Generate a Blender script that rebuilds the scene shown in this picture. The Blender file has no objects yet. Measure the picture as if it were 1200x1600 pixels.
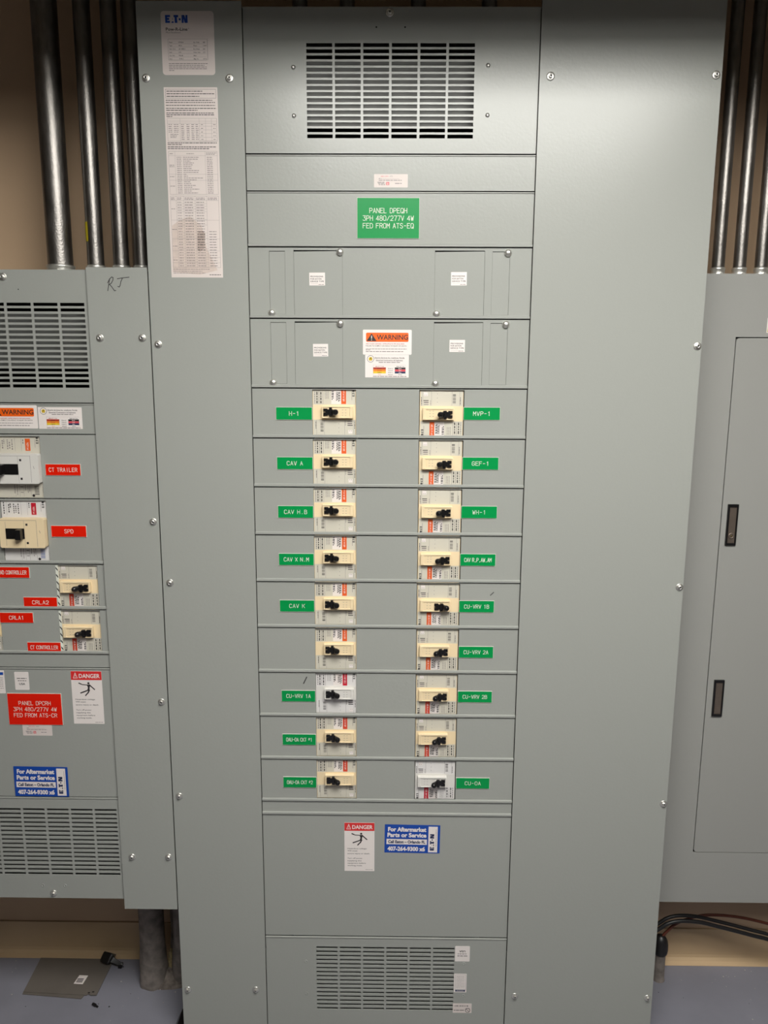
import bpy, math, random
from mathutils import Vector, Matrix

# ------------------------------------------------------------------ camera, light, exposure
S = bpy.context.scene
C = S.collection
cam_d = bpy.data.cameras.new('camera'); cam = bpy.data.objects.new('camera', cam_d); C.objects.link(cam)
cam_d.sensor_fit = 'VERTICAL'; cam_d.sensor_height = 36.0; cam_d.lens = 27.0; cam_d.clip_start = 0.02
RR = ((0.99993636, 0.01024441, 0.00472507), (0.00645393, -0.17592388, -0.98438262), (-0.00925317, 0.98435047, -0.1759788))
m = Matrix.Identity(4)
for i in range(3):
    m[i][0] = RR[0][i]; m[i][1] = -RR[1][i]; m[i][2] = -RR[2][i]
m.translation = (-0.0704, -1.6258, 1.619)
cam.matrix_world = m
S.camera = cam
S.view_settings.view_transform = 'Standard'; S.view_settings.look = 'None'
S.view_settings.gamma = 1; S.view_settings.use_curve_mapping = False
S.view_settings.exposure = 1.36
LAMP = dict(x0=-0.42, x1=0.88, y0=-1.50, y1=-0.94, power=10.5)      # troffer over the panelboard
LAMP2 = dict(x0=-0.42, x1=0.88, y0=-2.12, y1=-1.56, power=4.5)
w = bpy.data.worlds.new('world'); S.world = w; w.use_nodes = True
w.node_tree.nodes['Background'].inputs[0].default_value = (0.5, 0.5, 0.5, 1)
w.node_tree.nodes['Background'].inputs[1].default_value = 0.05

# ------------------------------------------------------------------ materials
def srgb(r, g, b):
    f = lambda c: (c/255/12.92 if c/255 <= .04045 else ((c/255+.055)/1.055)**2.4)
    return (f(r), f(g), f(b), 1)
def mat(name, col, rough=0.5, metal=0.0, noise=0.0, nscale=30.0, bump=0.0, bscale=300.0, rvar=0.0, stretch=None, spec=0.5, coat=0.0, col2=None, thr=None):
    M = bpy.data.materials.new(name); M.use_nodes = True
    N = M.node_tree.nodes; L = M.node_tree.links; b = N['Principled BSDF']
    b.inputs['Base Color'].default_value = col; b.inputs['Roughness'].default_value = rough
    b.inputs['Metallic'].default_value = metal; b.inputs['Specular IOR Level'].default_value = spec
    b.inputs['Coat Weight'].default_value = coat
    tc = N.new('ShaderNodeTexCoord'); mp = N.new('ShaderNodeMapping'); L.new(tc.outputs['Object'], mp.inputs[0])
    if stretch: mp.inputs['Scale'].default_value = stretch
    if noise or rvar or col2:
        n = N.new('ShaderNodeTexNoise'); n.inputs['Scale'].default_value = nscale; n.inputs['Detail'].default_value = 5
        L.new(mp.outputs[0], n.inputs[0])
        if noise or col2:
            r = N.new('ShaderNodeValToRGB')
            lo, hi = thr if thr else (0.3, 0.7)
            r.color_ramp.elements[0].position = lo; r.color_ramp.elements[1].position = hi
            if col2: r.color_ramp.elements[0].color = col; r.color_ramp.elements[1].color = col2
            else:
                r.color_ramp.elements[0].color = tuple(c*(1-noise) for c in col[:3])+(1,)
                r.color_ramp.elements[1].color = tuple(min(1, c*(1+noise)) for c in col[:3])+(1,)
            L.new(n.outputs[0], r.inputs[0]); L.new(r.outputs[0], b.inputs['Base Color'])
        if rvar:
            q = N.new('ShaderNodeMapRange'); q.inputs[3].default_value = rough-rvar; q.inputs[4].default_value = rough+rvar
            L.new(n.outputs[0], q.inputs[0]); L.new(q.outputs[0], b.inputs['Roughness'])
    if bump:
        n2 = N.new('ShaderNodeTexNoise'); n2.inputs['Scale'].default_value = bscale; n2.inputs['Detail'].default_value = 2
        L.new(tc.outputs['Object'], n2.inputs[0])
        bp = N.new('ShaderNodeBump'); bp.inputs['Strength'].default_value = bump; bp.inputs['Distance'].default_value = 0.001
        L.new(n2.outputs[0], bp.inputs['Height']); L.new(bp.outputs[0], b.inputs['Normal'])
    return M
K = {}
K['paint'] = mat('grey_enamel', srgb(152, 154, 149), 0.27, bump=0.16, bscale=180, spec=0.42)
K['paint2'] = mat('grey_enamel_cabinet', srgb(150, 150, 146), 0.40, bump=0.10, bscale=240)
K['inner'] = mat('grey_inner_steel', srgb(100, 101, 98), 0.6)
K['dark'] = mat('near_black', srgb(14, 13, 13), 0.8)
K['zinc'] = mat('zinc_screw', srgb(222, 220, 214), 0.38, 0.9)
K['galv'] = mat('galvanised_conduit', srgb(140, 136, 132), 0.40, 1.0, noise=0.25, nscale=9, rvar=0.10, bump=0.45, bscale=260, stretch=(6, 6, 2))
K['galv_old'] = mat('dusty_conduit', srgb(128, 120, 114), 0.75, 0.2, noise=0.35, nscale=40, bump=0.6, bscale=120)
K['wall'] = mat('beige_wall_paint', srgb(196, 168, 138), 0.62, noise=0.04, nscale=2.5, bump=0.12, bscale=120)
K['base'] = mat('tan_vinyl_base', srgb(188, 162, 128), 0.45, noise=0.05, nscale=8)
K['ceil'] = mat('ceiling_grey', srgb(120, 116, 110), 0.9, noise=0.1, nscale=40)
K['farwall'] = mat('far_wall_paint', srgb(112, 106, 96), 0.8)
K['shade_block'] = mat('shade_block_paint', srgb(225, 218, 205), 0.8)  # paint of the unseen block added for shade
K['floor'] = mat('grey_blue_floor_paint', srgb(124, 124, 134), 0.42, noise=0.10, nscale=6, bump=0.15, bscale=60, rvar=0.08)
K['white'] = mat('white_sticker', srgb(226, 218, 214), 0.4)
K['paper'] = mat('paper_sticker', srgb(212, 201, 196), 0.5)
K['ink'] = mat('black_ink', srgb(38, 34, 36), 0.5)
K['faint'] = mat('grey_ink', srgb(122, 114, 114), 0.5)
K['green'] = mat('green_engraved_plastic', srgb(0, 138, 68), 0.35, spec=0.25)
K['red'] = mat('red_engraved_plastic', srgb(216, 26, 4), 0.35, spec=0.25)
K['core'] = mat('white_plastic_core', srgb(219, 221, 210), 0.4)
K['cream'] = mat('cream_plastic', srgb(229, 208, 170), 0.38)
K['ivory'] = mat('pale_plastic', srgb(212, 209, 203), 0.38)
K['label'] = mat('breaker_label_grey', srgb(200, 195, 181), 0.45)
K['label_w'] = mat('breaker_label_white', srgb(215, 212, 210), 0.45)
K['black'] = mat('black_plastic', srgb(18, 17, 18), 0.3)
K['orange'] = mat('orange_ink', srgb(216, 89, 29), 0.45)
K['rust'] = mat('red_orange_ink', srgb(202, 66, 40), 0.45)
K['crimson'] = mat('crimson_ink', srgb(186, 22, 44), 0.45)
K['worange'] = mat('warning_orange', srgb(231, 96, 14), 0.4)
K['dred'] = mat('danger_red', srgb(210, 44, 44), 0.4)
K['blue'] = mat('blue_ink', srgb(8, 66, 158), 0.4)
K['navy'] = mat('dark_blue_ink', srgb(30, 42, 80), 0.4)
K['brown'] = mat('brown_ink', srgb(170, 52, 36), 0.4)
K['amber'] = mat('amber_ink', srgb(220, 130, 36), 0.4)
K['yellow'] = mat('yellow_ink', srgb(223, 191, 46), 0.4)
K['pink'] = mat('red_ink', srgb(206, 74, 84), 0.4)
K['yel_tape'] = mat('yellow_tape', srgb(196, 176, 20), 0.5)
K['stain'] = mat('brown_stain', srgb(201, 185, 176), 0.5, noise=0.06, nscale=90)
K['stain2'] = mat('brown_smudge', srgb(172, 155, 146), 0.5, noise=0.15, nscale=160)
K['bronze'] = mat('brushed_latch_plate', srgb(124, 112, 102), 0.42, 0.7, noise=0.1, nscale=60)
K['brass'] = mat('lock_brass', srgb(180, 160, 110), 0.3, 1.0)
K['cable'] = mat('black_cable_rubber', srgb(24, 23, 24), 0.42)
K['wire'] = mat('brown_wire', srgb(92, 44, 28), 0.5)
K['grout'] = mat('dusty_grout', srgb(116, 107, 100), 0.95, noise=0.45, nscale=60, bump=1.0, bscale=140)
K['sand'] = mat('yellow_grout', srgb(150, 134, 98), 0.95, noise=0.3, nscale=120, bump=1.0, bscale=200)
K['sheet'] = mat('grey_sheet_metal', srgb(100, 94, 88), 0.5, noise=0.06, nscale=12)
K['fleck'] = mat('pale_paint_fleck', srgb(172, 168, 163), 0.8)
em = bpy.data.materials.new('lit_diffuser'); em.use_nodes = True
for n in list(em.node_tree.nodes): em.node_tree.nodes.remove(n)
e_ = em.node_tree.nodes.new('ShaderNodeEmission'); o_ = em.node_tree.nodes.new('ShaderNodeOutputMaterial')
e_.inputs[0].default_value = (1.0, 0.985, 0.935, 1); e_.inputs[1].default_value = LAMP['power']
em.node_tree.links.new(e_.outputs[0], o_.inputs[0]); K['lamp'] = em
em2 = em.copy(); em2.name = 'lit_diffuser_rear'; K['lamp2'] = em2
[n for n in em2.node_tree.nodes if n.type == 'EMISSION'][0].inputs[1].default_value = LAMP2['power']

# ------------------------------------------------------------------ mesh builder
_glyph = {}
def glyphs(s, off):
    k = (s, off)
    if k not in _glyph:
        cu = bpy.data.curves.new('t', 'FONT'); cu.body = s; cu.size = 1; cu.offset = off; cu.resolution_u = 3
        ob = bpy.data.objects.new('t', cu); C.objects.link(ob)
        dg = bpy.context.evaluated_depsgraph_get(); dg.update()
        me = ob.evaluated_get(dg).to_mesh()
        V = [v.co.copy() for v in me.vertices]; F = [tuple(p.vertices) for p in me.polygons]
        ob.evaluated_get(dg).to_mesh_clear()
        bpy.data.objects.remove(ob); bpy.data.curves.remove(cu)
        _glyph[k] = (V, F)
    return _glyph[k]
CAP = 0.72
STROKE = {
 'A': [[(0,0),(.5,1.4),(1,0)],[(.18,.45),(.82,.45)]], 'B': [[(0,0),(0,1.4),(.7,1.4),(.92,1.2),(.92,.95),(.7,.75),(0,.75)],[(.7,.75),(1,.5),(1,.2),(.75,0),(0,0)]],
 'C': [[(1,1.15),(.75,1.4),(.25,1.4),(0,1.1),(0,.3),(.25,0),(.75,0),(1,.25)]], 'D': [[(0,0),(0,1.4),(.65,1.4),(1,1.05),(1,.35),(.65,0),(0,0)]],
 'E': [[(1,1.4),(0,1.4),(0,0),(1,0)],[(0,.75),(.8,.75)]], 'F': [[(1,1.4),(0,1.4),(0,0)],[(0,.75),(.8,.75)]],
 'G': [[(1,1.15),(.75,1.4),(.25,1.4),(0,1.1),(0,.3),(.25,0),(.75,0),(1,.25),(1,.65),(.55,.65)]], 'H': [[(0,0),(0,1.4)],[(1,0),(1,1.4)],[(0,.72),(1,.72)]],
 'I': [[(.5,0),(.5,1.4)]], 'K': [[(0,0),(0,1.4)],[(1,1.4),(0,.55)],[(.35,.85),(1,0)]], 'L': [[(0,1.4),(0,0),(.9,0)]],
 'M': [[(0,0),(0,1.4),(.5,.6),(1,1.4),(1,0)]], 'N': [[(0,0),(0,1.4),(1,0),(1,1.4)]],
 'O': [[(.25,0),(0,.3),(0,1.1),(.25,1.4),(.75,1.4),(1,1.1),(1,.3),(.75,0),(.25,0)]],
 'P': [[(0,0),(0,1.4),(.7,1.4),(1,1.2),(1,.85),(.7,.65),(0,.65)]], 'Q': [[(.25,0),(0,.3),(0,1.1),(.25,1.4),(.75,1.4),(1,1.1),(1,.3),(.75,0),(.25,0)],[(.6,.35),(1,-.08)]],
 'R': [[(0,0),(0,1.4),(.7,1.4),(1,1.2),(1,.9),(.7,.7),(0,.7)],[(.6,.7),(1,0)]], 'S': [[(.97,1.2),(.7,1.4),(.3,1.4),(.03,1.2),(.03,.95),(.3,.75),(.7,.68),(.97,.48),(.97,.2),(.7,0),(.3,0),(.03,.2)]],
 'T': [[(0,1.4),(1,1.4)],[(.5,1.4),(.5,0)]], 'U': [[(0,1.4),(0,.3),(.25,0),(.75,0),(1,.3),(1,1.4)]], 'V': [[(0,1.4),(.5,0),(1,1.4)]],
 'W': [[(0,1.4),(.25,0),(.5,1),(.75,0),(1,1.4)]], 'X': [[(0,0),(1,1.4)],[(0,1.4),(1,0)]], '-': [[(.15,.7),(.85,.7)]], '.': [[(.5,0),(.5,.1)]], ',': [[(.6,.12),(.45,-.15)]],
 '/': [[(0,0),(1,1.4)]], '#': [[(.3,.5),(.45,1.35)],[(.6,.5),(.75,1.35)],[(.2,.78),(.85,.78)],[(.25,1.08),(.9,1.08)]],
 '0': [[(.25,0),(0,.3),(0,1.1),(.25,1.4),(.75,1.4),(1,1.1),(1,.3),(.75,0),(.25,0)]], '1': [[(.25,1.15),(.55,1.4),(.55,0)]],
 '2': [[(0,1.1),(.25,1.4),(.75,1.4),(1,1.1),(1,.85),(0,0),(1,0)]], '3': [[(0,1.4),(.95,1.4),(.5,.85),(.8,.8),(1,.55),(1,.25),(.75,0),(.25,0),(0,.2)]],
 '4': [[(.75,0),(.75,1.4),(0,.4),(1,.4)]], '7': [[(0,1.4),(1,1.4),(.4,0)]],
 '8': [[(.3,.75),(.05,.98),(.05,1.2),(.3,1.4),(.7,1.4),(.95,1.2),(.95,.98),(.7,.75),(.3,.75),(0,.5),(0,.22),(.28,0),(.72,0),(1,.22),(1,.5),(.7,.75)]],
}
class MB:
    def __init__(s): s.v = []; s.f = []; s.m = []; s.mats = []; s.sm = []
    def mi(s, k):
        if k not in s.mats: s.mats.append(k)
        return s.mats.index(k)
    def add(s, V, F, k, smooth=False):
        b = len(s.v); s.v += [tuple(v) for v in V]; i = s.mi(k)
        for f in F: s.f.append(tuple(b+x for x in f)); s.m.append(i); s.sm.append(smooth)
    def box(s, x0, x1, y0, y1, z0, z1, k, front=None):
        V = [(x, y, z) for x in (x0, x1) for y in (y0, y1) for z in (z0, z1)]
        s.add(V, [(0, 1, 3, 2), (4, 6, 7, 5), (0, 2, 6, 4), (1, 5, 7, 3), (2, 3, 7, 6)], k)
        s.add(V, [(0, 4, 5, 1)], front or k)
    def poly(s, pts, y, k): s.add([(x, y, z) for x, z in pts], [tuple(range(len(pts)))], k)
    def rect(s, x0, x1, z0, z1, y, k): s.poly([(x0, z0), (x1, z0), (x1, z1), (x0, z1)], y, k)
    def line(s, p, q, wd, y, k, ext=0.5):
        d = Vector((q[0]-p[0], q[1]-p[1])); L = d.length or 1e-9; d /= L; n = Vector((-d.y, d.x))*wd/2; e = d*wd*ext
        a = Vector(p)-e; b = Vector(q)+e
        s.poly([tuple(a-n), tuple(b-n), tuple(b+n), tuple(a+n)], y, k)
    def pline(s, pts, wd, y, k):
        for i in range(len(pts)-1): s.line(pts[i], pts[i+1], wd, y-i*1e-6, k)
    def frame(s, x0, x1, z0, z1, wd, y, k):
        s.pline([(x0, z0), (x1, z0), (x1, z1), (x0, z1), (x0, z0)], wd, y, k)
    def disc(s, cx, cz, r, y, k, n=16, sz=1): s.poly([(cx+r*math.cos(2*math.pi*i/n), cz+sz*r*math.sin(2*math.pi*i/n)) for i in range(n)], y, k)
    def rrect(s, x0, x1, z0, z1, r, y0, y1, k, front=None, top=None):
        P = []
        for cx, cz, a in ((x1-r, z1-r, 0), (x0+r, z1-r, 90), (x0+r, z0+r, 180), (x1-r, z0+r, 270)):
            for j in range(5): t = math.radians(a+j*22.5); P.append((cx+r*math.cos(t), cz+r*math.sin(t)))
        n = len(P)
        V = [(x, y0, z) for x, z in P]+[(x, y1, z) for x, z in P]
        s.add(V, [tuple(range(n))], front or k)
        s.add(V, [tuple(range(2*n-1, n-1, -1))]+[(i, i+n, (i+1) % n+n, (i+1) % n) for i in range(n)], k)
    def prism(s, pts, y0, y1, k, front=None):
        n = len(pts); V = [(x, y0, z) for x, z in pts]+[(x, y1, z) for x, z in pts]
        s.add(V, [tuple(range(n))], front or k)
        s.add(V, [tuple(range(2*n-1, n-1, -1))]+[(i, i+n, (i+1) % n+n, (i+1) % n) for i in range(n)], k)
    def lathe(s, prof, k, n=24, c=(0, 0, 0), axis='y', smooth=True):
        # prof: (radius, along)
        V = []; F = []
        for r, t in prof:
            for i in range(n):
                a = 2*math.pi*i/n; p = r*math.cos(a); q = r*math.sin(a)
                V.append((c[0]+p, c[1]+t, c[2]+q) if axis == 'y' else (c[0]+p, c[1]+q, c[2]+t))
        for j in range(len(prof)-1):
            for i in range(n): F.append((j*n+i, j*n+(i+1) % n, (j+1)*n+(i+1) % n, (j+1)*n+i))
        s.add(V, F, k, smooth)
        s.add(V[:n], [tuple(range(n))], k); s.add(V[-n:], [tuple(range(n))], k)
    def plate(s, x0, x1, z0, z1, y0, y1, holes, k):
        xs = sorted(set([x0, x1]+[h[0] for h in holes]+[h[1] for h in holes])); zs = sorted(set([z0, z1]+[h[2] for h in holes]+[h[3] for h in holes]))
        nx, nz = len(xs)-1, len(zs)-1
        def solid(i, j):
            if i < 0 or j < 0 or i >= nx or j >= nz: return False
            cx = (xs[i]+xs[i+1])/2; cz = (zs[j]+zs[j+1])/2
            return not any(h[0] < cx < h[1] and h[2] < cz < h[3] for h in holes)
        V = [(x, y, z) for y in (y0, y1) for x in xs for z in zs]
        I = lambda b, i, j: b*(nx+1)*(nz+1)+i*(nz+1)+j
        F = []
        for i in range(nx):
            for j in range(nz):
                if not solid(i, j): continue
                F.append((I(0, i, j), I(0, i+1, j), I(0, i+1, j+1), I(0, i, j+1)))
                F.append((I(1, i, j), I(1, i, j+1), I(1, i+1, j+1), I(1, i+1, j)))
                for di, dj, a, b in ((-1, 0, (i, j), (i, j+1)), (1, 0, (i+1, j+1), (i+1, j)), (0, -1, (i+1, j), (i, j)), (0, 1, (i, j+1), (i+1, j+1))):
                    if not solid(i+di, j+dj): F.append((I(0, *a), I(0, *b), I(1, *b), I(1, *a)))
        s.add(V, F, k)
    def text(s, t, x, z, h, y, k, off=0.0, fit=None, align='l', rot=0, sx=1.0):
        V, F = glyphs(t, off)
        if not V: return
        a = min(v.x for v in V); b = max(v.x for v in V); sc = h/CAP; fx = sc*sx
        if fit: fx = fit/(b-a)
        ox = {'l': a, 'c': (a+b)/2, 'r': b}[align]; cr, sr = math.cos(rot), math.sin(rot)
        P = []
        for v in V:
            px, pz = (v.x-ox)*fx, v.y*sc
            P.append((x+px*cr-pz*sr, y, z+px*sr+pz*cr))
        s.add(P, F, k)
    def engrave(s, t, cx, z, ch, cw, gap, wd, y, k):
        W = sum((cw*0.6 if c == ' ' else cw)+gap for c in t)-gap; x = cx-W/2
        for c in t:
            if c == ' ': x += cw*0.6+gap; continue
            for pl in STROKE.get(c, []):
                s.pline([(x+p[0]*cw, z+p[1]/1.4*ch) for p in pl], wd, y, k)
            x += cw+gap
    def greek(s, x0, x1, z, h, y, k, rng, vert=False, wl=(2.5, 7)):
        t = x0
        while t < x1:
            L = h*rng.uniform(*wl); e = min(x1, t+L)
            if vert: s.rect(z-h/2, z+h/2, t, e, y, k)
            else: s.rect(t, e, z-h/2, z+h/2, y, k)
            t = e+h*0.8
    def tube(s, pts, r, k, n=12, smooth=True):
        P = [Vector(p) for p in pts]; V = []; F = []; up = Vector((0, 0, 1)); rr = r if isinstance(r, list) else [r]*len(P)
        for i, p in enumerate(P):
            d = (P[min(i+1, len(P)-1)]-P[max(i-1, 0)]).normalized()
            a = d.cross(Vector((0, 1, 0)));  a = a if a.length > .05 else d.cross(Vector((1, 0, 0))); a.normalize(); b = d.cross(a)
            for j in range(n): t = 2*math.pi*j/n; V.append(p+(a*math.cos(t)+b*math.sin(t))*rr[i])
        for i in range(len(P)-1):
            for j in range(n): F.append((i*n+j, i*n+(j+1) % n, (i+1)*n+(j+1) % n, (i+1)*n+j))
        s.add(V, F, k, smooth); s.add(V[:n], [tuple(range(n))], k); s.add(V[-n:], [tuple(range(n))], k)
    def build(s, name, parent=None, loc=None, bevel=0, label=None, kind=None, seg=3):
        me = bpy.data.meshes.new(name); me.from_pydata(s.v, [], s.f)
        for k in s.mats: me.materials.append(K[k])
        me.polygons.foreach_set('material_index', s.m); me.polygons.foreach_set('use_smooth', s.sm); me.update()
        o = bpy.data.objects.new(name, me); C.objects.link(o)
        if loc: o.location = loc
        if parent: o.parent = parent
        if bevel:
            b = o.modifiers.new('bevel', 'BEVEL'); b.width = bevel; b.segments = seg; b.limit_method = 'ANGLE'; b.angle_limit = math.radians(50)
            wn = o.modifiers.new('wn', 'WEIGHTED_NORMAL')
            for p in me.polygons: p.use_smooth = True
        if label: o['label'] = label
        if kind: o['kind'] = kind
        return o
def thing(name, label, cat, loc=(0, 0, 0), group=None):
    o = bpy.data.objects.new(name, None); C.objects.link(o); o.location = loc; o['label'] = label; o['category'] = cat
    o.empty_display_size = 0.05
    if group: o['group'] = group
    return o
def tag(o, label, cat, group=None):
    o['label'] = label; o['category'] = cat
    if group: o['group'] = group
    return o
def copy_tree(o, parent=None):
    c = o.copy(); C.objects.link(c); c.parent = parent
    for ch in [x for x in bpy.data.objects if x.parent == o]: copy_tree(ch, c)
    return c
rng = random.Random(7)

# ------------------------------------------------------------------ the room
RX0, RX1, RY0, RY1, RZ = -2.6, 2.6, -4.2, 0.29, 2.55
def struct(name, *a, k='wall'):
    b = MB(); b.box(*a, k); return b.build(name, kind='structure')
struct('floor', RX0, RX1, RY0, RY1+.1, -0.1, 0, k='floor')
struct('wall_back', RX0, RX1, RY1, RY1+.1, 0, RZ)
struct('wall_left', RX0-.1, RX0, RY0, RY1+.1, 0, RZ, k='farwall')
struct('wall_right', RX1, RX1+.1, RY0, RY1+.1, 0, RZ, k='farwall')
struct('wall_front', RX0, RX1, RY0-.1, RY0, 0, RZ, k='farwall')
struct('ceiling', RX0-.1, RX1+.1, RY0-.1, RY1+.1, RZ, RZ+.1, k='ceil')
b = MB(); b.box(RX0, RX1, -.50, -.28, 2.355, RZ, 'shade_block'); b.build('shade_block_1', kind='structure')   # unseen block added under the ceiling to shade the board tops
b = MB()   # coved vinyl base: profile swept along the wall
prof = [(0.2895, .1016), (0.2862, .1016), (0.2862, .022), (0.2845, .014), (0.279, .006), (0.2685, .001), (0.2685, 0), (0.2895, 0)]
n = len(prof); V = [(x, y, z) for x in (RX0, RX1) for y, z in prof]
b.add(V, [(i, (i+1) % n, (i+1) % n+n, i+n) for i in range(n)]+[tuple(range(n)), tuple(range(2*n-1, n-1, -1))], 'base')
b.build('baseboard_back', kind='structure')
def troffer(L, key, label):
    t = thing('ceiling_light', label, 'light', ((L['x0']+L['x1'])/2, (L['y0']+L['y1'])/2, RZ), 'recessed ceiling troffers')
    hx = (L['x1']-L['x0'])/2; hy = (L['y1']-L['y0'])/2
    b = MB(); f = .02
    for a in ((-hx-f, hx+f, -hy-f, -hy), (-hx-f, hx+f, hy, hy+f), (-hx-f, -hx, -hy, hy), (hx, hx+f, -hy, hy)): b.box(a[0], a[1], a[2], a[3], -.014, -.0005, 'ivory')
    b.build('frame', t)
    b = MB(); b.box(-hx, hx, -hy, hy, -.010, -.006, key); b.build('diffuser', t)
troffer(LAMP, 'lamp', 'white rectangular ceiling light nearest the panelboards')
troffer(LAMP2, 'lamp2', 'white rectangular ceiling light, second from the panelboards')

# ------------------------------------------------------------------ hardware shared by the boards
def screw_mb():
    b = MB()
    b.lathe([(.0078, 0), (.0080, -.0010), (.0066, -.0016), (.0050, -.0018)], 'zinc', 24)
    V = [(.0043*math.cos(math.pi/3*i+.4), y, .0043*math.sin(math.pi/3*i+.4)) for y in (-.0018, -.0058) for i in range(6)]
    b.add(V, [(i, (i+1) % 6, (i+1) % 6+6, i+6) for i in range(6)], 'zinc')
    b.lathe([(.0040, -.0058), (.0034, -.0064), (.0022, -.0064), (.0018, -.0058), (.0006, -.0058)], 'zinc', 12)
    return b
SCREW = None
def screw(parent, x, z, y=0.0):
    global SCREW
    if SCREW is None: SCREW = screw_mb().build('hex_screw'); o = SCREW
    else: o = SCREW.copy(); C.objects.link(o)
    o.parent = parent; o.location = (x, y, z); o.rotation_euler = (0, rng.uniform(0, 1), 0)
RIV = None
RIVP = None
def rivet(parent, x, z, y, painted=False):
    global RIV, RIVP
    if painted:
        if RIVP is None:
            b = MB(); b.lathe([(.0042, 0), (.0040, -.0008), (.0024, -.0011), (.0022, -.0003), (.0008, -.0003)], 'paint', 16); RIVP = b.build('rivet'); o = RIVP
        else: o = RIVP.copy(); C.objects.link(o)
    elif RIV is None:
        b = MB(); b.lathe([(.0042, 0), (.0042, -.0006), (.0022, -.0010), (.0021, -.0022), (.0009, -.0024), (.0008, -.0012)], 'zinc', 16); RIV = b.build('rivet'); o = RIV
    else: o = RIV.copy(); C.objects.link(o)
    o.parent = parent; o.location = (x, y, z)
DOME = None
def dome(parent, x, z, y):
    global DOME
    if DOME is None:
        b = MB(); R = .0074; b.lathe([(R, 0)]+[(R*math.cos(a), -.0008-.0058*math.sin(a)) for a in [math.radians(t) for t in range(0, 90, 12)]], 'zinc', 24); DOME = b.build('dome_screw'); o = DOME
    else: o = DOME.copy(); C.objects.link(o)
    o.parent = parent; o.location = (x, y, z)
YC = 0.004       # front plane of the inner covers
GAP = 0.0012
def cover(name, parent, x0, x1, ztop, zbot, holes=(), lip=True, k='paint', rim=False):
    b = MB(); zt = ztop-GAP; zb = zbot+GAP*.8
    b.plate(x0, x1, zb, zt, YC, YC+.002, list(holes), k)
    if lip:   # bottom edge folded outwards in a narrow ledge
        P = [(YC, zb+.0062), (YC-.0036, zb+.0046), (YC-.0036, zb+.0004), (YC, zb)]
        V = [(x, y, z) for x in (x0, x1) for y, z in P]
        b.add(V, [(0, 1, 2, 3), (7, 6, 5, 4), (0, 4, 5, 1), (1, 5, 6, 2), (2, 6, 7, 3)], k)
    if rim:   # rolled top edge
        P = [(YC, zt), (YC-.0016, zt-.0006), (YC-.0016, zt-.0024), (YC, zt-.0034)]
        V = [(x, y, z) for x in (x0, x1) for y, z in P]
        b.add(V, [(0, 1, 2, 3), (7, 6, 5, 4), (0, 4, 5, 1), (1, 5, 6, 2), (2, 6, 7, 3)], k)
    return b.build(name, parent)
def vent_holes(x0, x1, z0, z1, nc, nr, gx, fz):
    H = []; cw = (x1-x0+gx)/nc; rh = (z1-z0)/(nr-1+fz)
    for i in range(nc):
        for j in range(nr): H.append((x0+i*cw, x0+i*cw+cw-gx, z0+j*rh, z0+j*rh+rh*fz))
    return H
def enclosure(parent, x0, x1, y0, y1, z0, z1, k='paint', name='enclosure'):
    b = MB(); t = .002
    b.box(x0, x1, y1-t, y1, z0, z1, k); b.box(x0, x0+t, y0, y1-t, z0, z1, k); b.box(x1-t, x1, y0, y1-t, z0, z1, k)
    b.box(x0+t, x1-t, y0, y1-t, z1-t, z1, k); b.box(x0+t, x1-t, y0, y1-t, z0, z0+t, k)
    b.box(x0+t+.001, x1-t-.001, y1-.012, y1-.008, z0+t, z1-t, 'dark')  # near-black sheet stands in for the shade inside the grey box
    return b.build(name, parent)

# ------------------------------------------------------------------ MAIN PANELBOARD
main = thing('panelboard', 'tall grey panelboard in the middle with green nameplates and two breaker columns', 'electrical panel', (0, 0, 0), None)
enclosure(main, -.560, .557, .008, .288, .0325, 2.318)
b = MB(); b.box(-.54, .54, .02, .27, 0.0, .0325, 'dark'); b.build('base_channel', main)
CX0, CX1 = -.3640, .2122
def side_cover(parent, x0, x1, z0, z1, screws, y=-.002, k='paint', bev=.0042):
    b = MB(); b.box(x0, x1, y, .0078, z0, z1, k); o = b.build('side_cover', parent, bevel=bev)
    for x, z in screws: screw(o, x, z, y)
    return o
lc = side_cover(main, -.5690, CX0-.0012, .0325, 2.3254, [(-.5550, 2.1878), (-.3917, 2.1878), (-.5550, 1.6789), (-.5535, 1.1685), (-.5545, .6601), (-.5553, .1501), (-.3904, .1524)])
rc = side_cover(main, CX1+.0012, .5665, .0325, 2.3320, [(.2345, 2.192), (.5549, 2.1947), (.5581, 1.6798), (.5583, 1.1668), (.5587, .6529), (.5551, .1426), (.2357, .1434)])
H = vent_holes(-.2416, .0868, 2.0806, 2.2536, 6, 16, .0050, .64)
vt = cover('vent_cover', main, CX0, CX1, 2.3189, 2.0514, H, lip=False)
screw(vt, -.0792, 2.3077, YC)
for x, z in ((-.2671, 2.2099), (-.2673, 2.1217), (.1131, 2.2137), (.1144, 2.1234)): rivet(vt, x, z, YC)
for x in (-.105, -.0494): b = MB(); b.disc(x, 2.2818, .0016, YC-.0002, 'dark'); b.build('pilot_hole', vt)
b = MB(); b.box(-.30, .15, .042, .044, 2.114, 2.234, 'inner'); b.box(-.30, .15, .044, .12, 2.232, 2.234, 'inner'); b.build('vent_baffle', main)
cover('blank_cover', main, CX0, CX1, 2.0510, 1.9814, lip=False, rim=True)
cover('blank_cover', main, CX0, CX1, 1.9814, 1.8736, lip=True, rim=True)
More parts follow.
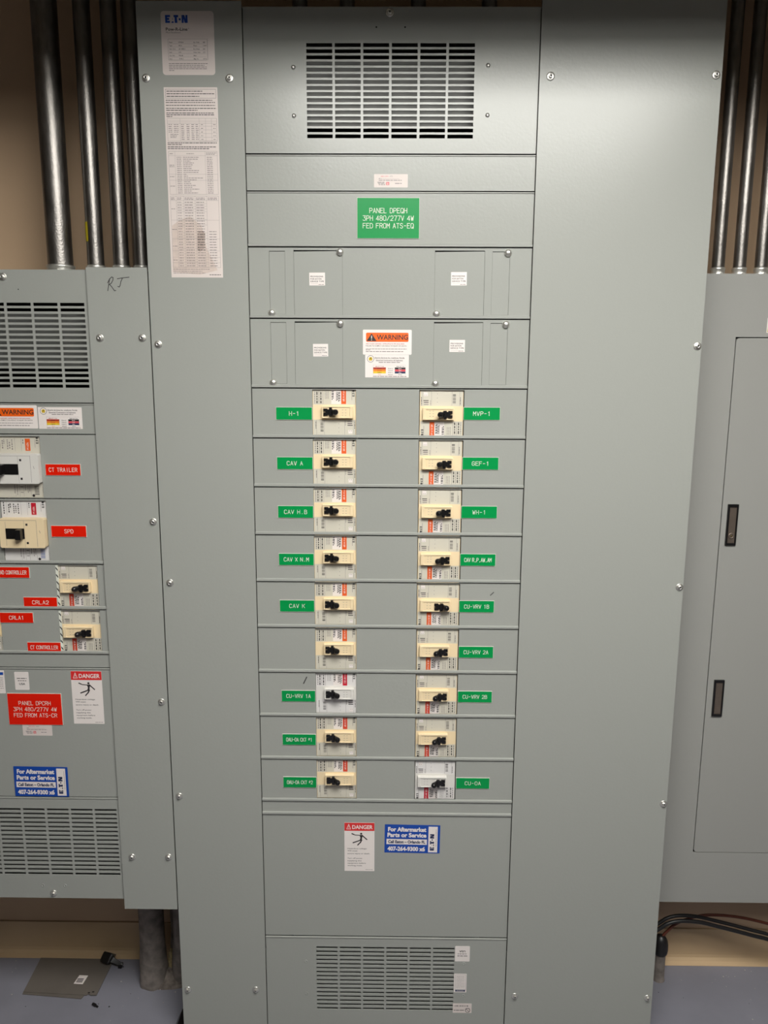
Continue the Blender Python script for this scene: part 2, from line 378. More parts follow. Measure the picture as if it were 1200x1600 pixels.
def filler(ztop, zbot, zo):
    KO = [(-.3225, -.2900), (-.2725, -.1728), (.0155, .1172), (.1322, .1680)]
    holes = []
    for i, (a, c) in enumerate(KO):
        big = i in (1, 2)
        holes.append((a, c, zbot+(.0052 if big else .0085), ztop-(.0058 if big else .0075)))
    f = cover('filler_cover', main, CX0, CX1, ztop, zbot, holes)
    for i, h in enumerate(holes):
        b = MB(); top = .0022 if i in (1, 2) else .0012; sk = .0014 if i in (1, 2) else 0
        x0, x1, z0, z1 = h[0]+.0004, h[1]-.0004, h[2]+.0003, h[3]-top
        sl, sr_ = (sk, 0) if i == 1 else (sk, 0)
        pts = [(x0, z0), (x1, z0), (x1, z1+.0002+(0 if sk == 0 else .0006)), (x0, z1-(sk*.4))]
        b.prism(pts, YC+.0012, YC+.0028, 'paint'); b.build('knockout_plate', f)
    zc = ztop-.0095
    dome(f, -.1778, zc, YC); dome(f, .1638, ztop-.0105, YC); dome(f, -.3190, zbot+.0112, YC); dome(f, .0202, zbot+.0105, YC)
    return f
filler(1.8736, 1.7324, 0); filler(1.7324, 1.5907, 0)
Z0 = 1.5907; PT = .10478
rowz = [Z0-i*PT for i in range(10)]
LWX = (-.2375, -.1456); RWX = (-.0128, .0818)
for i in range(9):
    zt, zb = rowz[i], rowz[i+1]
    o = cover('breaker_cover', main, CX0, CX1, zt, zb, [(LWX[0], LWX[1], zb+.0052, zt-.0030), (RWX[0], RWX[1], zb+.0052, zt-.0030)])
cover('filler_strip', main, CX0, CX1, rowz[9], .6139, lip=True)
cover('blank_cover', main, CX0, CX1, .6139, .2964, lip=False)
H = vent_holes(-.2432, .0880, .0945, .2672, 6, 16, .0052, .50)
vb = cover('vent_cover', main, CX0, CX1, .2950, .0325, H, lip=False, rim=True)
b = MB(); b.box(-.30, .15, .028, .030, .075, .285, 'inner'); b.build('vent_baffle', main)
for x, z in ((-.2683, .2262), (-.2679, .1381), (.1116, .2244), (.1121, .1364)): rivet(vb, x, z, YC, True)

# ------------------------------------------------------------------ breakers
def logo(b, x, z, h, y, k, rot=0.0, W=2.9):
    """the maker's block lettering: E, cut A, T, dot, N"""
    cr, sr = math.cos(rot), math.sin(rot); w_ = h*W
    def P(pts): b.poly([(x+(p*w_)*cr-(q*h)*sr, z+(p*w_)*sr+(q*h)*cr) for p, q in pts], y, k)
    P([(0, 0), (.095, 0), (.095, 1), (0, 1)])
    for q0, q1, e in ((0, .27, .215), (.37, .63, .185), (.73, 1, .225)): P([(.095, q0), (e, q0), (e, q1), (.095, q1)])
    P([(.265, 0), (.375, 0), (.375, .20), (.30, .20)]); P([(.315, .42), (.345, .42), (.345, .62), (.335, .62)])
    P([(.385, .72), (.585, .72), (.585, 1), (.375, 1)]); P([(.425, 0), (.545, 0), (.525, .72), (.425, .72)])
    n = 12; P([(.650+.046*math.cos(6.283*i/n), .46+.150*math.sin(6.283*i/n)) for i in range(n)])
    P([(.735, 0), (.825, 0), (.825, 1), (.735, 1)]); P([(.91, 0), (1, 0), (1, 1), (.91, 1)]); P([(.78, 1), (.865, 1), (.955, 0), (.87, 0)])
def make_breaker(group, white=False, stripe='orange', off=False, seed=1, label='', cat='circuit breaker'):
    W, Hh = .0915, .0962; r = random.Random(seed)
    t = thing('circuit_breaker', label, cat, group=group)
    pl = 'ivory' if white else 'cream'; lb = 'label_w' if white else 'label'
    X = lambda u: (u-.5)*W
    Z = lambda v: (.5-v)*Hh
    b = MB(); b.box(-W/2, W/2, YC+.0045, .085, -Hh/2, Hh/2, pl); b.build('breaker_body', t)
    y = YC+.0040
    b = MB(); b.box(X(.01), X(.985), y, y+.0004, Z(.325), Z(.005), lb); yy = y-.00015
    b.rect(X(.43), X(.655), Z(.31), Z(.01), yy, 'white'); b.rect(X(.66), X(.77), Z(.31), Z(.01), yy, stripe)
    b.text('60 A' if not white else '125 A', X(.735), Z(.25), .0040, yy-.0001, 'white', .01, rot=math.pi/2)
    b.text('M 65k', X(.735), Z(.25)+.0125, .0035, yy-.0001, 'white', .0, rot=math.pi/2)
    b.line((X(.235), Z(.31)), (X(.235), Z(.02)), .0005, yy, 'faint')
    for u, h_, kk in ((.05, .0016, 'faint'), (.10, .0022, 'ink'), (.145, .0012, 'faint'), (.19, .0022, 'ink')):
        b.greek(Z(.30), Z(.03), X(u), h_, yy, kk, r, True, (1, 3))
    for u in (.29, .325, .36): b.greek(Z(.20), Z(.03), X(u), .0009, yy, 'faint', r, True)
    for u, z1 in ((.45, .22), (.475, .19)): b.greek(Z(z1), Z(.03), X(u), .0018, yy-.0001, 'ink', r, True, (1, 2.5))
    for u, z1 in ((.55, .24), (.575, .22), (.60, .26), (.625, .24)): b.greek(Z(z1), Z(.05), X(u), .0017, yy-.0001, 'ink', r, True, (1, 2.5))
    b.line((X(.905), Z(.22)), (X(.905), Z(.02)), .0007, yy, 'faint')
    logo(b, X(.965), Z(.145), .0046, yy, 'ink', rot=math.pi/2, W=2.8)
    b.build('rating_label', t)
    b = MB(); b.box(X(.01), X(.985), y, y+.0004, Z(.99), Z(.655), lb)
    for u in (.085, .265, .735, .935): b.line((X(u), Z(.98)), (X(u), Z(.665)), .0004, yy, 'faint')
    for q in range(9): b.rect(X(.175), X(.245), Z(.72)-q*.0022-.0008*r.random(), Z(.72)-q*.0022+.0006, yy, 'ink' if q % 3 else 'faint')
    b.greek(Z(.85), Z(.68), X(.07), .0010, yy, 'ink', r, True); b.greek(Z(.78), Z(.665), X(.755), .0009, yy, 'faint', r, True)
    b.rect(X(.80), X(.91), Z(.695), Z(.68), yy, 'faint'); b.rect(X(.80), X(.91), Z(.745), Z(.72), yy, 'faint'); b.rect(X(.80), X(.92), Z(.782), Z(.765), yy, 'ink')
    b.rect(X(.82), X(.915), Z(.955), Z(.875), yy, 'white'); b.rect(X(.84), X(.86), Z(.90), Z(.89), yy-.0001, 'faint'); b.rect(X(.88), X(.90), Z(.90), Z(.89), yy-.0001, 'faint')
    b.greek(Z(.85), Z(.67), X(.965), .0012, yy, 'ink', r, True)
    for v in (.74, .83, .92): b.disc(X(.60), Z(v), .0007, yy, 'faint', 8)
    b.build('terminal_label', t)
    b = MB(); b.box(X(.0), X(1), y-.0003, y+.001, Z(.655), Z(.325), pl)
    b.plate(X(.215), X(.935), Z(.615), Z(.36), -.0022, y, [(X(.245), X(.86), Z(.585), Z(.378))], pl)
    b.box(X(.245), X(.86), -.0008, .0012, Z(.585), Z(.378), pl)
    for u in (.68, .75):
        for v in (.44, .50): b.rect(X(u), X(u)+.0030, Z(v), Z(v)+.0006, -.00095, 'faint')
        b.rect(X(u), X(u)+.0028, Z(.555), Z(.555)+.0006, -.00095, 'faint')
    b.build('escutcheon', t, bevel=.0006, seg=2)
    # toggle: forked slide bar, collar with an upright tab, and the lever leaning out towards the ON side
    b = MB(); sgn = -1 if off else 1; cx = X(.425)
    U = lambda u: cx+sgn*(X(u)-cx)
    def bx(u0, u1, y0, y1, v0, v1):
        a, c = sorted((U(u0), U(u1))); b.box(a, c, y0, y1, Z(v1), Z(v0), 'black')
    bx(.255, .350, -.0042, -.0008, .405, .462); bx(.255, .350, -.0042, -.0008, .492, .558); bx(.300, .350, -.0040, -.0008, .46, .495)
    bx(.350, .480, -.0046, -.0008, .425, .535); bx(.388, .452, -.0065, -.0008, .382, .430); bx(.39, .465, -.0080, -.0008, .42, .560)
    p0 = Vector((U(.46), -.0022, Z(.482))); p1 = Vector((U(.550), -.0150, Z(.478)))
    pts = [p0.lerp(p1, q/5) for q in range(6)]+[p1+(p1-p0).normalized()*.0026]
    b.tube(pts, [.0042, .0048, .0053, .0058, .0062, .0060, .0040], 'black', 16)
    b.build('toggle_handle', t, bevel=.0004, seg=2)
    return t
protos = {}
def place_breaker(key, x, z, rot, label, group):
    if key not in protos:
        protos[key] = make_breaker(group, *key, seed=len(protos)+3); o = protos[key]
    else: o = copy_tree(protos[key])
    o['label'] = label; o['group'] = group
    o.location = (x, 0, z); o.rotation_euler = (0, math.pi if rot else 0, 0)
    return o
LEFT = ['H-1', 'CAV A', 'CAV H,B', 'CAV X N.M', 'CAV K', None, 'CU-VRV 1A', 'OAU-OA CKT #1', 'OAU-OA CKT #2']
RIGHT = ['MVP-1', 'GEF-1', 'WH-1', 'CAV R,P,AW,AM', 'CU-VRV 1B', 'CU-VRV 2A', 'CU-VRV 2B', None, 'CU-OA']
for i in range(9):
    zc = (rowz[i]-.0030+rowz[i+1]+.0052)/2
    wL = LEFT[i] == 'CU-VRV 1A'
    lab = ('white' if wL else 'cream')+' circuit breaker '+('right of the green nameplate reading %s' % LEFT[i] if LEFT[i] else 'in the left column with no nameplate, between CAV K and CU-VRV 1A')
    place_breaker((wL, 'crimson' if wL else ('rust' if i >= 7 else 'orange'), False), sum(LWX)/2, zc, False, lab, 'circuit breakers of the middle panelboard')
    wR = RIGHT[i] == 'CU-OA'
    lab = ('white' if wR else 'cream')+' circuit breaker '+('left of the green nameplate reading %s' % RIGHT[i] if RIGHT[i] else 'in the right column with no nameplate, between CU-VRV 2B and CU-OA')
    if RIGHT[i] == 'CU-VRV 1B': lab += ', handle thrown outward'
    place_breaker((wR, 'crimson' if wR else ('rust' if i in (6, 7) else 'orange'), RIGHT[i] == 'CU-VRV 1B'), sum(RWX)/2, zc, True, lab, 'circuit breakers of the middle panelboard')

# ------------------------------------------------------------------ nameplates
def nameplate(x, z, w_, h_, lines, k, label, group, ch=.0088, cw=.0050, gap=.0020, wd=.00095, lead=0):
    b = MB(); b.box(-w_/2, w_/2, -.0016, 0, -h_/2, h_/2, 'core', 'core')
    b.rect(-w_/2+.0004, w_/2-.0004, -h_/2+.0004, h_/2-.0004, -.00170, k)
    n_ = len(lines); z0 = (n_-1)*lead/2
    for q, ln in enumerate(lines):
        L, c, g = (ln if isinstance(ln, tuple) else (ln, cw, gap))
        b.engrave(L, 0, z0-q*lead-ch/2, ch, c, g, wd, -.00175, 'core')
    o = b.build('nameplate', loc=(x, YC, z)); return tag(o, label, 'nameplate', group)
GG = 'green nameplates of the middle panelboard'
for i, t in enumerate(LEFT):
    if not t: continue
    cw, gap = {7: (.0036, .0012), 8: (.0036, .0012), 3: (.0048, .0018), 6: (.0045, .0019)}.get(i, (.0052, .0024))
    s_ = t.replace('H,B', 'H.B')
    nameplate(-.2763, 1.5376-i*.10535, .0764, .0266, [(s_, cw, gap)], 'green', 'green nameplate reading %s, left of the left breaker column' % t, GG, ch=.0082)
for i, t in enumerate(RIGHT):
    if not t: continue
    cw, gap = {3: (.0036, .0011), 4: (.0044, .0020), 5: (.0044, .0020), 6: (.0044, .0020)}.get(i, (.0052, .0024))
    nameplate(.1190+(.001*i/4 if i > 4 else 0), 1.5392-i*.10535, .0768, .0268, [(t, cw, gap)], 'green', 'green nameplate reading %s, right of the right breaker column' % t, GG, ch=.0082)
nameplate(-.0800, 1.9296, .1257, .0783, ['PANEL DPEQH', '3PH 480/277V 4W', 'FED FROM ATS-EQ'], 'green', 'large green nameplate reading PANEL DPEQH near the top of the middle panelboard', 'large panel name signs', ch=.0090, cw=.0052, gap=.0020, wd=.0009, lead=.0145)

# ------------------------------------------------------------------ stickers
def sticker(x0, x1, z0, z1, y, k, draw, name, label, cat='sticker', group=None, r=.0015, rot=0.0, th=.0003):
    w_, h_ = x1-x0, z1-z0; b = MB(); b.rrect(-w_/2, w_/2, -h_/2, h_/2, r, -th, 0, k)
    # drawing space: u 0..1 left to right, v 0..1 top to bottom
    X = lambda u: (u-.5)*w_
    Z = lambda v: (.5-v)*h_
    if draw: draw(b, X, Z, -th-.0001)
    o = b.build(name, loc=((x0+x1)/2, y, (z0+z1)/2)); o.rotation_euler = (0, rot, 0)
    return tag(o, label, cat, group)
def d_maker(b, X, Z, y):
    logo(b, X(.085), Z(.185), .0140, y, 'blue', W=3.1)
    b.text('Pow-R-Line', X(.09), Z(.305), .0056, y, 'ink', .02, fit=.042); b.text('®', X(.51), Z(.28), .002, y, 'ink')
    b.text('PRL4 Panelboard', X(.09), Z(.345), .0030, y, 'faint', 0)
    b.frame(X(.12), X(.86), Z(.765), Z(.435), .0004, y, 'faint'); b.line((X(.87), Z(.76)), (X(.87), Z(.42)), .0003, y, 'faint')
    rows = [('Panel', 'DPEQH', 'Sys. Volts', '480'), ('Type', 'PRL4', 'Phase', '3 4W'), ('Gen. Ord.', 'JE1108821', 'Bus Amps', '600'), ('Item', '019', 'Neut. Volt', '277'), ('Cat. No.', 'PRL4B', 'Main', ''), ('Encl.', 'TYPE 1', 'Mfg. Dt.', '07/16')]
    for q, rw in enumerate(rows):
        v = .495+q*.052
        for u, t in zip((.14, .32, .60, .78), rw):
            if t: b.text(t, X(u), Z(v), .0022, y, 'ink', .01)
        b.line((X(.13), Z(v+.012)), (X(.84), Z(v+.012)), .0003, y, 'faint')
    for q in range(5): b.greek(X(.12), X((.86, .80, .84, .85, .22)[q]), Z(.82+q*.027), .0012, y, 'faint', rng)
sticker(-.5218, -.4191, 2.1936, 2.3075, -.002, 'paper', d_maker, 'maker_label', 'white rounded maker label with a blue logo at the top left of the middle panelboard', r=.006)
def d_long(b, X, Z, y):
    g = lambda u0, u1, v, h_=.0011, k='faint': b.greek(X(u0), X(u1), Z(v), h_, y-.0001, k, rng, wl=(2, 6))
    # brown stain and smudge at the lower part of the sheet
    b.poly([(X(.05), Z(.72)), (X(.03), Z(.97)), (X(.55), Z(.985)), (X(.90), Z(.96)), (X(.70), Z(.84)), (X(.62), Z(.72)), (X(.40), Z(.67)), (X(.20), Z(.69))], y, 'stain')
    b.poly([(X(.53), Z(.76)), (X(.52), Z(.85)), (X(.57), Z(.86)), (X(.66), Z(.84)), (X(.68), Z(.76)), (X(.62), Z(.745))], y-.00005, 'stain2')
    b.frame(X(.03), X(.97), Z(.055), Z(.010), .0004, y-.0001, 'ink')
    for q, (v, e) in enumerate(((.020, .72), (.033, .94), (.046, .66))): g(.05, e, v, .0013, 'ink')
    for v, e in ((.066, .90), (.077, .95), (.092, .95), (.107, .97), (.117, .62), (.131, .92), (.140, .93), (.149, .14), (.284, .97), (.293, .30), (.305, .94), (.314, .82)): g(.03, e, v, .0013, 'ink')
    def table(v0, v1, cols, rows, u0=.04, u1=.96):
        b.frame(X(u0), X(u1), Z(v1), Z(v0), .0004, y-.0001, 'faint')
        for c in cols: b.line((X(c), Z(v1)), (X(c), Z(v0)), .0003, y-.0001, 'faint')
        for v in rows: b.line((X(u0), Z(v)), (X(u1), Z(v)), .0003, y-.0001, 'faint')
    table(.158, .276, (.28, .64, .76, .87), (.172, .183), .04, .97)
    for q in range(9):
        v = .190+q*.0095
        if q < 5: g(.06, .13, v); g(.16, .25, v)
        for a in (.30, .40, .49, .57): g(a, a+.055, v, .0012)
        if q % 2 == 0:
            g(.67, .71, v); g(.90, .95, v); b.line((X(.64), Z(v+.008)), (X(.97), Z(v+.008)), .0003, y-.0001, 'faint')
    g(.09, .24, .240); g(.09, .22, .248); g(.09, .20, .256)
    table(.328, .553, (.16, .73), (.350, .447, .479))
    g(.06, .13, .340); g(.38, .52, .340); g(.75, .95, .336); g(.75, .92, .343)
    for q in range(20):
        v = .359+q*.0098
        g(.19, .28, v, .0011); g(.31, .31+rng.uniform(.06, .38), v, .0011); g(.76, .87, v, .0012)
    for v in (.40, .408, .46, .51): g(.05, .14, v)
    table(.562, .945, (.15, .29, .51, .73), (.585, .69, .79, .855, .89, .92))
    for v in (.572, .580):
        for a, e in ((.05, .12), (.17, .25), (.31, .48), (.53, .70), (.75, .93)): g(a, e, v, .0012)
    v = .595
    while v < .94:
        g(.17, .25, v); g(.31, .47, v, .0013); g(.53, .68, v, .0013, 'ink' if .75 < v < .86 else 'faint')
        if rng.random() < .6: b.line((X(.15), Z(v+.007)), (X(.73), Z(v+.007)), .0003, y-.0001, 'faint')
        if v > .74: g(.76, .90, v, .0013)
        v += .0142
    for v, e in ((.63, .13), (.74, .14), (.83, .14), (.905, .13)): g(.05, e, v)
    for v, e in ((.955, .75), (.966, .60), (.976, .66)): g(.04, e, v, .0011)
    g(.74, .96, .985, .0012, 'ink')
sticker(-.5216, -.4163, 1.8125, 2.1715, -.002, 'paper', d_long, 'instruction_sheet', 'long narrow white sheet of printed tables with a brown stain on the left cover', 'sticker', r=.0008, rot=0.0)
def d_prov(b, X, Z, y):
    for q, t in enumerate(('PROVISIONS', 'FOR EATON', 'DEVICE TYPE')): b.text(t, X(.07), Z(.36+q*.19), .0030, y, 'ink', .015, fit=X((.88, .78, .93)[q])-X(.07))
    b.line((X(.08), Z(.86)), (X(.55), Z(.86)), .0003, y, 'faint'); b.greek(X(.58), X(.93), Z(.92), .0010, y, 'faint', rng)
PG = 'small provision stickers on the filler covers'
for (a, c, d, e), lb in (((-.2410, -.2088, 1.7985, 1.8224+.0015), 'small white three line sticker on the upper filler cover, left plate'), ((.0490, .0812, 1.7996, 1.8259), 'small white three line sticker on the upper filler cover, right plate'),
                   ((-.2349, -.2035, 1.6558, 1.6814), 'small white three line sticker on the lower filler cover, left plate'), ((.0485, .0805, 1.6662, 1.6907), 'small white three line sticker on the lower filler cover, right plate')):
    sticker(a, c, d, e, YC+.0012, 'white', d_prov, 'sticker', lb, group=PG, r=.0003, rot=rng.uniform(-.01, .01))
def d_warn(b, X, Z, y):
    b.rrect(X(.065), X(.935), Z(.485), Z(.12), .0025, y, y+.0001, 'worange'); yy = y-.0001
    b.poly([(X(.075), Z(.455)), (X(.28), Z(.455)), (X(.178), Z(.15))], yy, 'ink')
    b.rect(X(.170), X(.186), Z(.36), Z(.24), yy-.0001, 'white'); b.disc(X(.178), Z(.41), .0009, yy-.0001, 'white', 8)
    b.text('WARNING', X(.285), Z(.395), .0100, yy, 'ink', .018, fit=X(.925)-X(.285))
    b.text('ARC FLASH HAZARD. APPROPRIATE PPE REQUIRED.', X(.06), Z(.59), .0023, y, 'brown', .01, fit=X(.86)-X(.06))
    b.text('FAILURE TO COMPLY CAN RESULT IN INJURY OR DEATH.', X(.06), Z(.67), .0023, y, 'ink', .01, fit=X(.90)-X(.06))
    b.greek(X(.06), X(.90), Z(.77), .0011, y, 'faint', rng); b.greek(X(.06), X(.16), Z(.815), .0011, y, 'faint', rng); b.greek(X(.06), X(.83), Z(.875), .0014, y, 'faint', rng)
def d_color(b, X, Z, y):
    cx, cz = X(.125), Z(.18)
    b.disc(cx, cz, .0072, y, 'ink', 24); b.disc(cx, cz, .0064, y-.0001, 'white', 24); b.disc(cx, cz, .0040, y-.0002, 'yellow', 16)
    b.pline([(cx-.002, cz-.003), (cx-.001, cz+.002), (cx+.002, cz+.002), (cx, cz), (cx+.003, cz-.003)], .0009, y-.0003, 'ink')
    b.text('Electric Services Inc. Leesburg, Florida', X(.22), Z(.155), .0025, y, 'ink', .015, fit=X(.90)-X(.22)); b.line((X(.22), Z(.165)), (X(.90), Z(.165)), .0003, y, 'ink')
    b.text('Electrical Contractors & Engineers', X(.25), Z(.265), .0025, y, 'ink', .015, fit=X(.86)-X(.25)); b.line((X(.25), Z(.275)), (X(.86), Z(.275)), .0003, y, 'ink')
    b.greek(X(.31), X(.80), Z(.335), .0014, y, 'faint', rng)
    b.text('480/277 Volt', X(.23), Z(.535), .0021, y, 'brown', .012, fit=X(.43)-X(.23)); b.text('208/120 Volt', X(.71), Z(.535), .0021, y, 'ink', .012, fit=X(.90)-X(.71))
    L = [('brown', 'Brown', 'ink'), ('amber', 'Orange', 'brown'), ('yellow', 'Yellow', 'ink'), ('white', 'Gray', 'amber')]
    R_ = [('ink', 'Black', 'white'), ('pink', 'Red', 'white'), ('navy', 'Blue', 'white'), ('white', 'White', 'navy')]
    for q in range(4):
        v0 = .555+q*.09
        b.rect(X(.185), X(.475), Z(v0+.087), Z(v0), y, L[q][0]); b.text(L[q][1], X(.33), Z(v0+.072), .0022, y-.0001, L[q][2], .01, align='c')
        b.rect(X(.68), X(.925), Z(v0+.087), Z(v0), y, R_[q][0]); b.text(R_[q][1], X(.80), Z(v0+.072), .0022, y-.0001, R_[q][2], .01, align='c')
        b.text(('Phase A', 'Phase B', 'Phase C', 'Neutral')[q], X(.58), Z(v0+.072), .0022, y, 'ink', .01, align='c')
    b.frame(X(.185), X(.925), Z(.915), Z(.44), .0002, y-.00005, 'faint')
    b.greek(X(.18), X(.95), Z(.955), .0013, y, 'faint', rng)
sticker(-.1312, -.0301, 1.6600, 1.7106, YC, 'white', d_warn, 'warning_sticker', 'white sticker with orange WARNING band on the lower filler cover of the middle panelboard', group='orange warning stickers', r=.002)
sticker(-.1265, -.0355, 1.6133, 1.6597, YC, 'white', d_color, 'wire_colour_sticker', 'white wire colour chart sticker directly below the WARNING sticker on the middle panelboard', group='wire colour chart stickers', r=.001)
def d_mark(b, X, Z, y):
    b.text('480V 3PH', X(.20), Z(.22), .0024, y, 'pink', 0, fit=X(.42)-X(.20)); b.text('ATS', X(.46), Z(.22), .0026, y, 'faint', 0)
    b.greek(X(.14), X(.22), Z(.34), .0012, y, 'faint', rng); b.line((X(.22), Z(.36)), (X(.75), Z(.36)), .0003, y, 'faint'); b.greek(X(.14), X(.82), Z(.47), .0013, y, 'faint', rng)
    for v, a, e in ((.62, .10, .32), (.70, .12, .33), (.80, .14, .33)): b.greek(X(a), X(e), Z(v), .0013, y, 'faint', rng)
    b.rect(X(.36), X(.45), Z(.83), Z(.60), y, 'pink'); b.pline([(X(.38), Z(.66)), (X(.43), Z(.70)), (X(.38), Z(.76)), (X(.43), Z(.79))], .0006, y-.0001, 'white')
    b.greek(X(.62), X(.82), Z(.70), .0014, y, 'faint', rng)
sticker(-.1090, -.0412, 1.9885, 2.0137, YC, 'paper', d_mark, 'inspection_sticker', 'small cream sticker with red print above the large green nameplate', group='cream inspection stickers')
def d_danger(b, X, Z, y):
    b.rect(X(0)+.0002, X(1)-.0002, Z(.168), Z(.004), y, 'dred'); yy = y-.0001
    b.pline([(X(.08), Z(.132)), (X(.21), Z(.132)), (X(.145), Z(.035)), (X(.08), Z(.132))], .0011, yy, 'white'); b.rect(X(.14), X(.152), Z(.105), Z(.065), yy, 'white'); b.disc(X(.146), Z(.120), .0007, yy, 'white', 8)
    b.text('DANGER', X(.26), Z(.128), .0098, yy, 'white', .025, fit=X(.94)-X(.26))
    P = lambda px, py: (X(px/315), Z(py/515))
    b.disc(*P(176, 117), .0025, yy, 'ink', 16)
    b.poly([P(158, 130), P(192, 130), P(186, 160), P(180, 188), P(160, 188), P(168, 160)], yy, 'ink')
    b.line(P(164, 134), P(112, 131), .0020, yy, 'ink'); b.line(P(112, 131), P(80, 117), .0012, yy, 'ink'); b.line(P(80, 117), P(100, 125), .0026, yy-.0001, 'ink')
    b.line(P(186, 134), P(234, 176), .0026, yy-.0001, 'ink'); b.line(P(170, 184), P(92, 212), .0026, yy-.0002, 'ink'); b.line(P(180, 184), P(168, 208), .0030, yy-.0001, 'ink'); b.line(P(168, 208), P(140, 236), .0026, yy, 'ink')
    for v, t, e in ((.545, 'Hazardous voltage.', .75), (.592, 'Will cause', .43), (.648, 'severe injury or death.', .85), (.747, 'Turn off power', .60), (.798, 'supplying this', .57), (.848, 'equipment before', .71), (.898, 'working inside.', .60)):
        b.text(t, X(.10), Z(v), .0031, y, 'ink', .008, fit=X(e)-X(.10))
    b.greek(X(.70), X(.96), Z(.97), .0010, y, 'faint', rng)
def d_blue(b, X, Z, y):
    b.text('For Aftermarket', X(.06), Z(.235), .0105, y, 'white', .045, fit=X(.75)-X(.06))
    b.text('Parts or Service', X(.05), Z(.435), .0105, y, 'white', .045, fit=X(.755)-X(.05))
    b.rect(X(.035), X(.765), Z(.70), Z(.51), y, 'white'); b.text('Call Eaton – Orlando FL', X(.065), Z(.655), .0074, y-.0001, 'navy', .045, fit=X(.735)-X(.065))
    b.text('407-264-9300 x6', X(.055), Z(.925), .0105, y, 'white', .045, fit=X(.735)-X(.055))
    b.rect(X(.79), X(.955), Z(.965), Z(.05), y, 'white'); logo(b, X(.895), Z(.90), .0096, y-.0001, 'navy', rot=math.pi/2, W=4.4)
    b.greek(Z(.75), Z(.14), X(.93), .0009, y-.0001, 'faint', rng, True)
def d_usa(b, X, Z, y):
    b.greek(X(.16), X(.84), Z(.36), .0017, y, 'ink', rng); b.greek(X(.22), X(.82), Z(.49), .0015, y, 'ink', rng, wl=(2, 4)); b.text('USA', X(.30), Z(.72), .0050, y, 'ink', .025, fit=X(.72)-X(.30))
sticker(-.1745, -.1043, .4694, .5939, YC, 'white', d_danger, 'danger_sticker', 'white and red DANGER sticker on the middle panelboard beside the blue service sticker', group='red and white danger stickers', r=.0008)
sticker(-.0807, .0484, .5175, .5895, YC, 'blue', d_blue, 'service_sticker', 'blue For Aftermarket Parts or Service sticker on the middle panelboard', group='blue service phone number stickers', r=.0006, rot=.010)
o = sticker(.0898, .1252, .2310, .2725, YC, 'white', d_usa, 'origin_sticker', 'small white USA sticker stuck upside down beside the bottom vent of the middle panelboard', group='small USA stickers', r=.002, rot=math.pi)
def d_ul(b, X, Z, y):
    b.frame(X(.10), X(.93), Z(.86), Z(.05), .0005, y, 'faint')
    for q in range(9): b.greek(X(.18), X(.85), Z(.14+q*.078), .0009, y, 'faint', rng)
    b.rect(X(.12), X(.90), Z(.96), Z(.86), y-.0001, 'navy'); b.greek(X(.22), X(.80), Z(.91), .0014, y-.0002, 'white', rng, wl=(1, 2))
sticker(.0888, .1192, .1462, .1972, YC, 'white', d_ul, 'listing_sticker', 'small white sticker with a dark blue foot line, middle one beside the bottom vent', group='small stickers beside the bottom vent', r=.001)
def d_code(b, X, Z, y):
    b.greek(X(.10), X(.85), Z(.26), .0026, y, 'ink', rng, wl=(.5, 1.4)); b.greek(X(.05), X(.60), Z(.72), .0016, y, 'ink', rng)
    b.disc(X(.79), Z(.72), .0062, y, 'ink', 20); b.disc(X(.79), Z(.72), .0048, y-.0001, 'paper', 20); b.line((X(.73), Z(.62)), (X(.85), Z(.82)), .0012, y-.0002, 'ink'); b.line((X(.70), Z(.52)), (X(.88), Z(.52)), .0012, y-.0002, 'ink')
sticker(.0875, .1332, .0890, .1152, YC, 'paper', d_code, 'part_number_sticker', 'small cream sticker with a round mark at the lower right corner of the bottom vent', group='small stickers beside the bottom vent', r=.0006)
b = MB(); b.pline([(-.2645, .9352), (-.2610, .9425), (-.2575, .9500)], .0022, YC-.0001, 'ink'); b.build('marker_stroke', main)
b = MB(); b.pline([(.1490, 1.1436), (.1555, 1.1500)], .0018, YC-.0001, 'ink'); b.build('marker_stroke', main)

# ------------------------------------------------------------------ LEFT PANELBOARD
lp = thing('panelboard', 'shorter grey panelboard at the left edge with red nameplates', 'electrical panel')
enclosure(lp, -1.163, -.577, .008, .288, .391, 1.827)
LX0, LX1 = -1.0415, -.6985
o = side_cover(lp, -.6968, -.5715, .3672, 1.8318, [(-.6756, 1.6913), (-.5877, 1.6917), (-.5838, 1.304), (-.5849, .8907), (-.672, .5037), (-.5862, .5047)], bev=.0062)
side_cover(lp, -1.169, -1.0435, .3672, 1.8318, [(-1.065, 1.6913), (-1.153, 1.6917), (-1.155, 1.304), (-1.153, .8907), (-1.065, .5037), (-1.153, .5047)], bev=.0062)
hx = lambda X_, Y_: (-.6553+(X_/4-168)*.00136, 1.7876-(400+Y_/4-453)*.00127)
b = MB()
for pl in ([(690, 148), (684, 175), (676, 217)], [(678, 168), (690, 145), (704, 132), (712, 136), (710, 152), (700, 170), (686, 180)], [(690, 180), (700, 192), (710, 208), (716, 217), (724, 216)],
           [(738, 143), (755, 140), (775, 137), (808, 133)], [(768, 140), (758, 160), (752, 185), (746, 194), (738, 191)]):
    b.pline([hx(*p) for p in pl], .0015, -.0022, 'ink')
b.build('handwritten_initials', o, label='handwritten letters RT in black marker')
H = vent_holes(-1.0355, -.7065, 1.5889, 1.7620, 6, 16, .0052, .58)
lv = cover('vent_cover', lp, LX0, LX1, 1.829, 1.557, H, lip=False)
screw(lv, -.8709, 1.8134, YC)
b = MB(); b.disc(-.841, 1.7885, .0012, YC-.0002, 'dark'); b.build('pilot_hole', lv)
b = MB(); b.box(-1.04, -.70, .032, .034, 1.628, 1.742, 'inner'); b.build('vent_baffle', lp)
